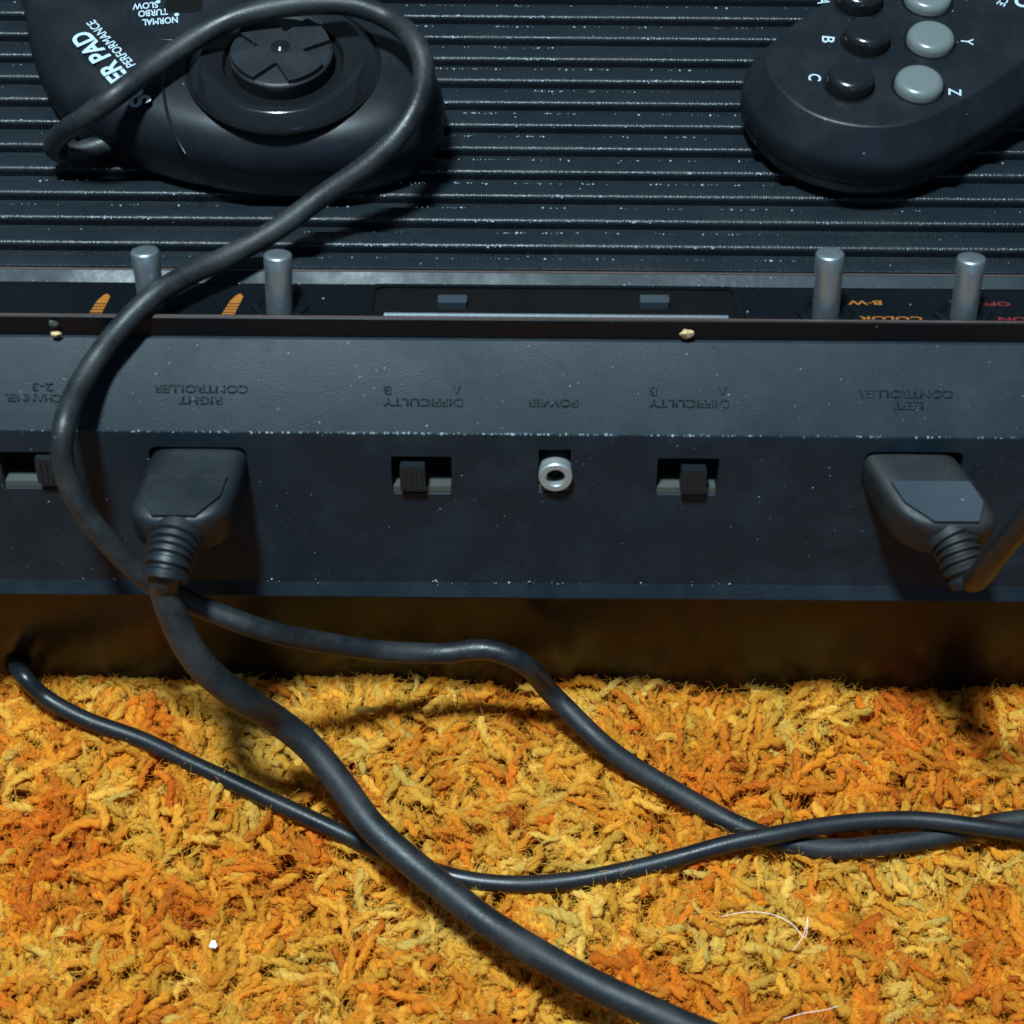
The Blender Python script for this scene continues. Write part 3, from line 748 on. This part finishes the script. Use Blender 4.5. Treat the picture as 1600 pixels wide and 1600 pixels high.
# television lead out of the base
hole = uy(28, 1038, 0)
cT = [hole + Vector((-3, 8, 2)), hole + Vector((0, -1, 0)), uy(38, 1058, -6), ug(62, 1084, 7), ug(125, 1120, 5), ug(225, 1157, 4), ug(300, 1193, 4), ug(450, 1263, 4), ug(575, 1320, 4), ug(650, 1352, 4), ug(725, 1374, 4), ug(800, 1382, 4), ug(880, 1377, 4), ug(950, 1366, 4.5),
      ug(1050, 1343, 5.5), ug(1150, 1316, 7.0), ug(1215, 1303, 7.6), ug(1280, 1291, 7.2), ug(1350, 1283, 6.8), ug(1425, 1281, 6.8), ug(1500, 1288, 7.2), ug(1560, 1296, 7.2), ug(1620, 1306, 6), ug(1720, 1330, 4)]
cordT = link('television_lead', tube(spline(cT), 2.1, 18, .05), M['rubber'], None, 60)
tag(cordT, 'thin glossy black lead running from a hole in the console base across the carpet', 'cord')
link('lead_hole', lathe([(3.4, 0), (3.2, .25), (2.7, .25), (2.7, -1)], hole + Vector((0, -.4, 0)), EX, UPZ, -EY, 24, False, True), M['dark'], con)

# ------------------------------------------------------------------ dust grains, and glints painted as grains along the edges
def build_dust_glints():
    r = np.random.default_rng(5); P = []
    def along(y, z, n, s=.12, seed=1, x0=XL + 30, x1=XR - 30, cut=.35):
        x = r.uniform(x0, x1, n); k = vnoise(x, np.full(n, y * 3.1), 9, 21) * .6 + vnoise(x, np.full(n, y * 1.7), 2.5, 22) * .4
        x = x[(k > cut) & (r.random(n) < .14 + .86 * np.exp(-((x + 12) / 62) ** 2))]; m = len(x)  # denser near the centre, where the painted glints gather
        P.append(np.stack([x, y + r.normal(0, s, m), z + r.normal(0, s * .4, m)], -1))
    for y0 in near[:12]:
        along(y0 + .5, deck_z(y0) - .22, 800, .18, cut=.45); along(y0 + pitch * .57 - .25, deck_z(y0) - .05, 320, .1, cut=.48)
    along(Ys[-1] - pitch * .44 - .25, deck_z(Ys[-1]) - .02, 420, .1, cut=.4)
    along(floor_end[0] + .3, floor_end[1] + .25, 500, .3, cut=.4)
    for _ in range(4): along(crease[0] + .3, crease[1] + .0, 800, .10, cut=.25)  # crowded grains paint the bright line along the crease
    along(FACE_P.y + .9, FACE_P.z + 4.2, 260, .5, cut=.5)
    n = 240; x = r.uniform(XL + 30, XR - 30, n); t = r.random(n)
    P.append(np.stack([x, crease[0] + (slope_top[0] - crease[0]) * t, crease[1] + (slope_top[1] - crease[1]) * t], -1) + np.array(SLOPE_N) * .02)
    x = r.uniform(XL + 30, XR - 30, n); t = r.random(n)
    P.append(np.stack([x, FACE_P.y + (crease[0] - FACE_P.y) * t, FACE_P.z + (crease[1] - FACE_P.z) * t], -1) + np.array(FACE_N) * .02)
    P = np.concatenate(P); n = len(P)
    for o, w, h in (PORT_L, PORT_R, *SLOTS, JACK):
        d = P - np.array(o); P = P[~((np.abs(d[:, 0]) < w / 2 + .2) & (np.abs(d @ np.array(FACE_UP)) < h / 2 + .2) & (np.abs(d @ np.array(FACE_N)) < 1))]
    n = len(P)
    oc = np.array([(1, 0, 0), (-1, 0, 0), (0, 1, 0), (0, -1, 0), (0, 0, 1), (0, 0, -1)], float)
    face = np.arange(n) > n - 460
    sz = .06 + r.gamma(1.2, .075, n); sz = np.minimum(sz, .34)
    sz[face] *= .6
    V = P[:, None] + oc[None] * sz[:, None, None] * r.uniform(.5, 1.4, (n, 6, 1))
    fc = np.array([(0, 2, 4), (2, 1, 4), (1, 3, 4), (3, 0, 4), (2, 0, 5), (1, 2, 5), (3, 1, 5), (0, 3, 5)])
    me = bpy.data.meshes.new('dust'); me.from_pydata((V.reshape(-1, 3) * MM).tolist(), [], (np.arange(n)[:, None, None] * 6 + fc[None]).reshape(-1, 3).tolist())
    o = link('dust_and_glints', me, M['dust']); o['kind'] = 'stuff'; o['category'] = 'dust'
    o['label'] = 'pale dust grains and painted glints along the ribs and edges of the console'
build_dust_glints()

# ------------------------------------------------------------------ small litter
def bit(name, o, size, mat, label, cat, seed):
    bm = bmesh.new(); bmesh.ops.create_icosphere(bm, subdivisions=2, radius=1)
    r = random.Random(seed)
    for v in bm.verts:
        k = r.uniform(.7, 1.15)
        v.co = Vector((v.co.x * size[0] * k, v.co.y * size[1] * k, v.co.z * size[2] * k)) * MM + o * MM
    me = bpy.data.meshes.new('b'); bm.to_mesh(me); bm.free()
    return tag(link(name, me, mat), label, cat)
wall_y = (slope_top[0] + ridge[0]) / 2 - .5
bit('crumb', uy(1073, 522, wall_y), (1.5, .7, 1.4), M['crumb'], 'small tan crumb stuck on the dark ridge below the cartridge slot', 'crumb', 3)
bit('crumb', uy(87, 522, slope_top[0] - .3), (1.2, .6, .7), M['crumb'], 'tiny tan crumb on the ridge beside the looped cord', 'crumb', 4)
bit('dust_speck', uy(83, 506, wall_y), (1.0, .4, 1.1), M['button_grey'], 'tiny grey oval speck on the ridge above a tan crumb', 'speck', 5)
bit('white_flake', uz(333, 1476, 2.0), (1.0, 1.1, .6), M['white_bit'], 'small white flake lying in the carpet pile', 'flake', 6)
def hair(pts, label):
    tag(link('hair_strand', tube(spline([uz(x, y, z) for x, y, z in pts], .8), .09, 6), M['hair']), label, 'hair')
hair([(1128, 1432, 3.5), (1165, 1425, 5), (1205, 1428, 6), (1240, 1445, 6), (1258, 1468, 5), (1262, 1430, 7), (1255, 1465, 5), (1238, 1485, 3)], 'fine pale curved hair lying on the carpet pile')
hair([(1225, 1592, 4), (1255, 1583, 5.5), (1285, 1579, 5), (1310, 1572, 3.5)], 'short pale hair near the thick cord')
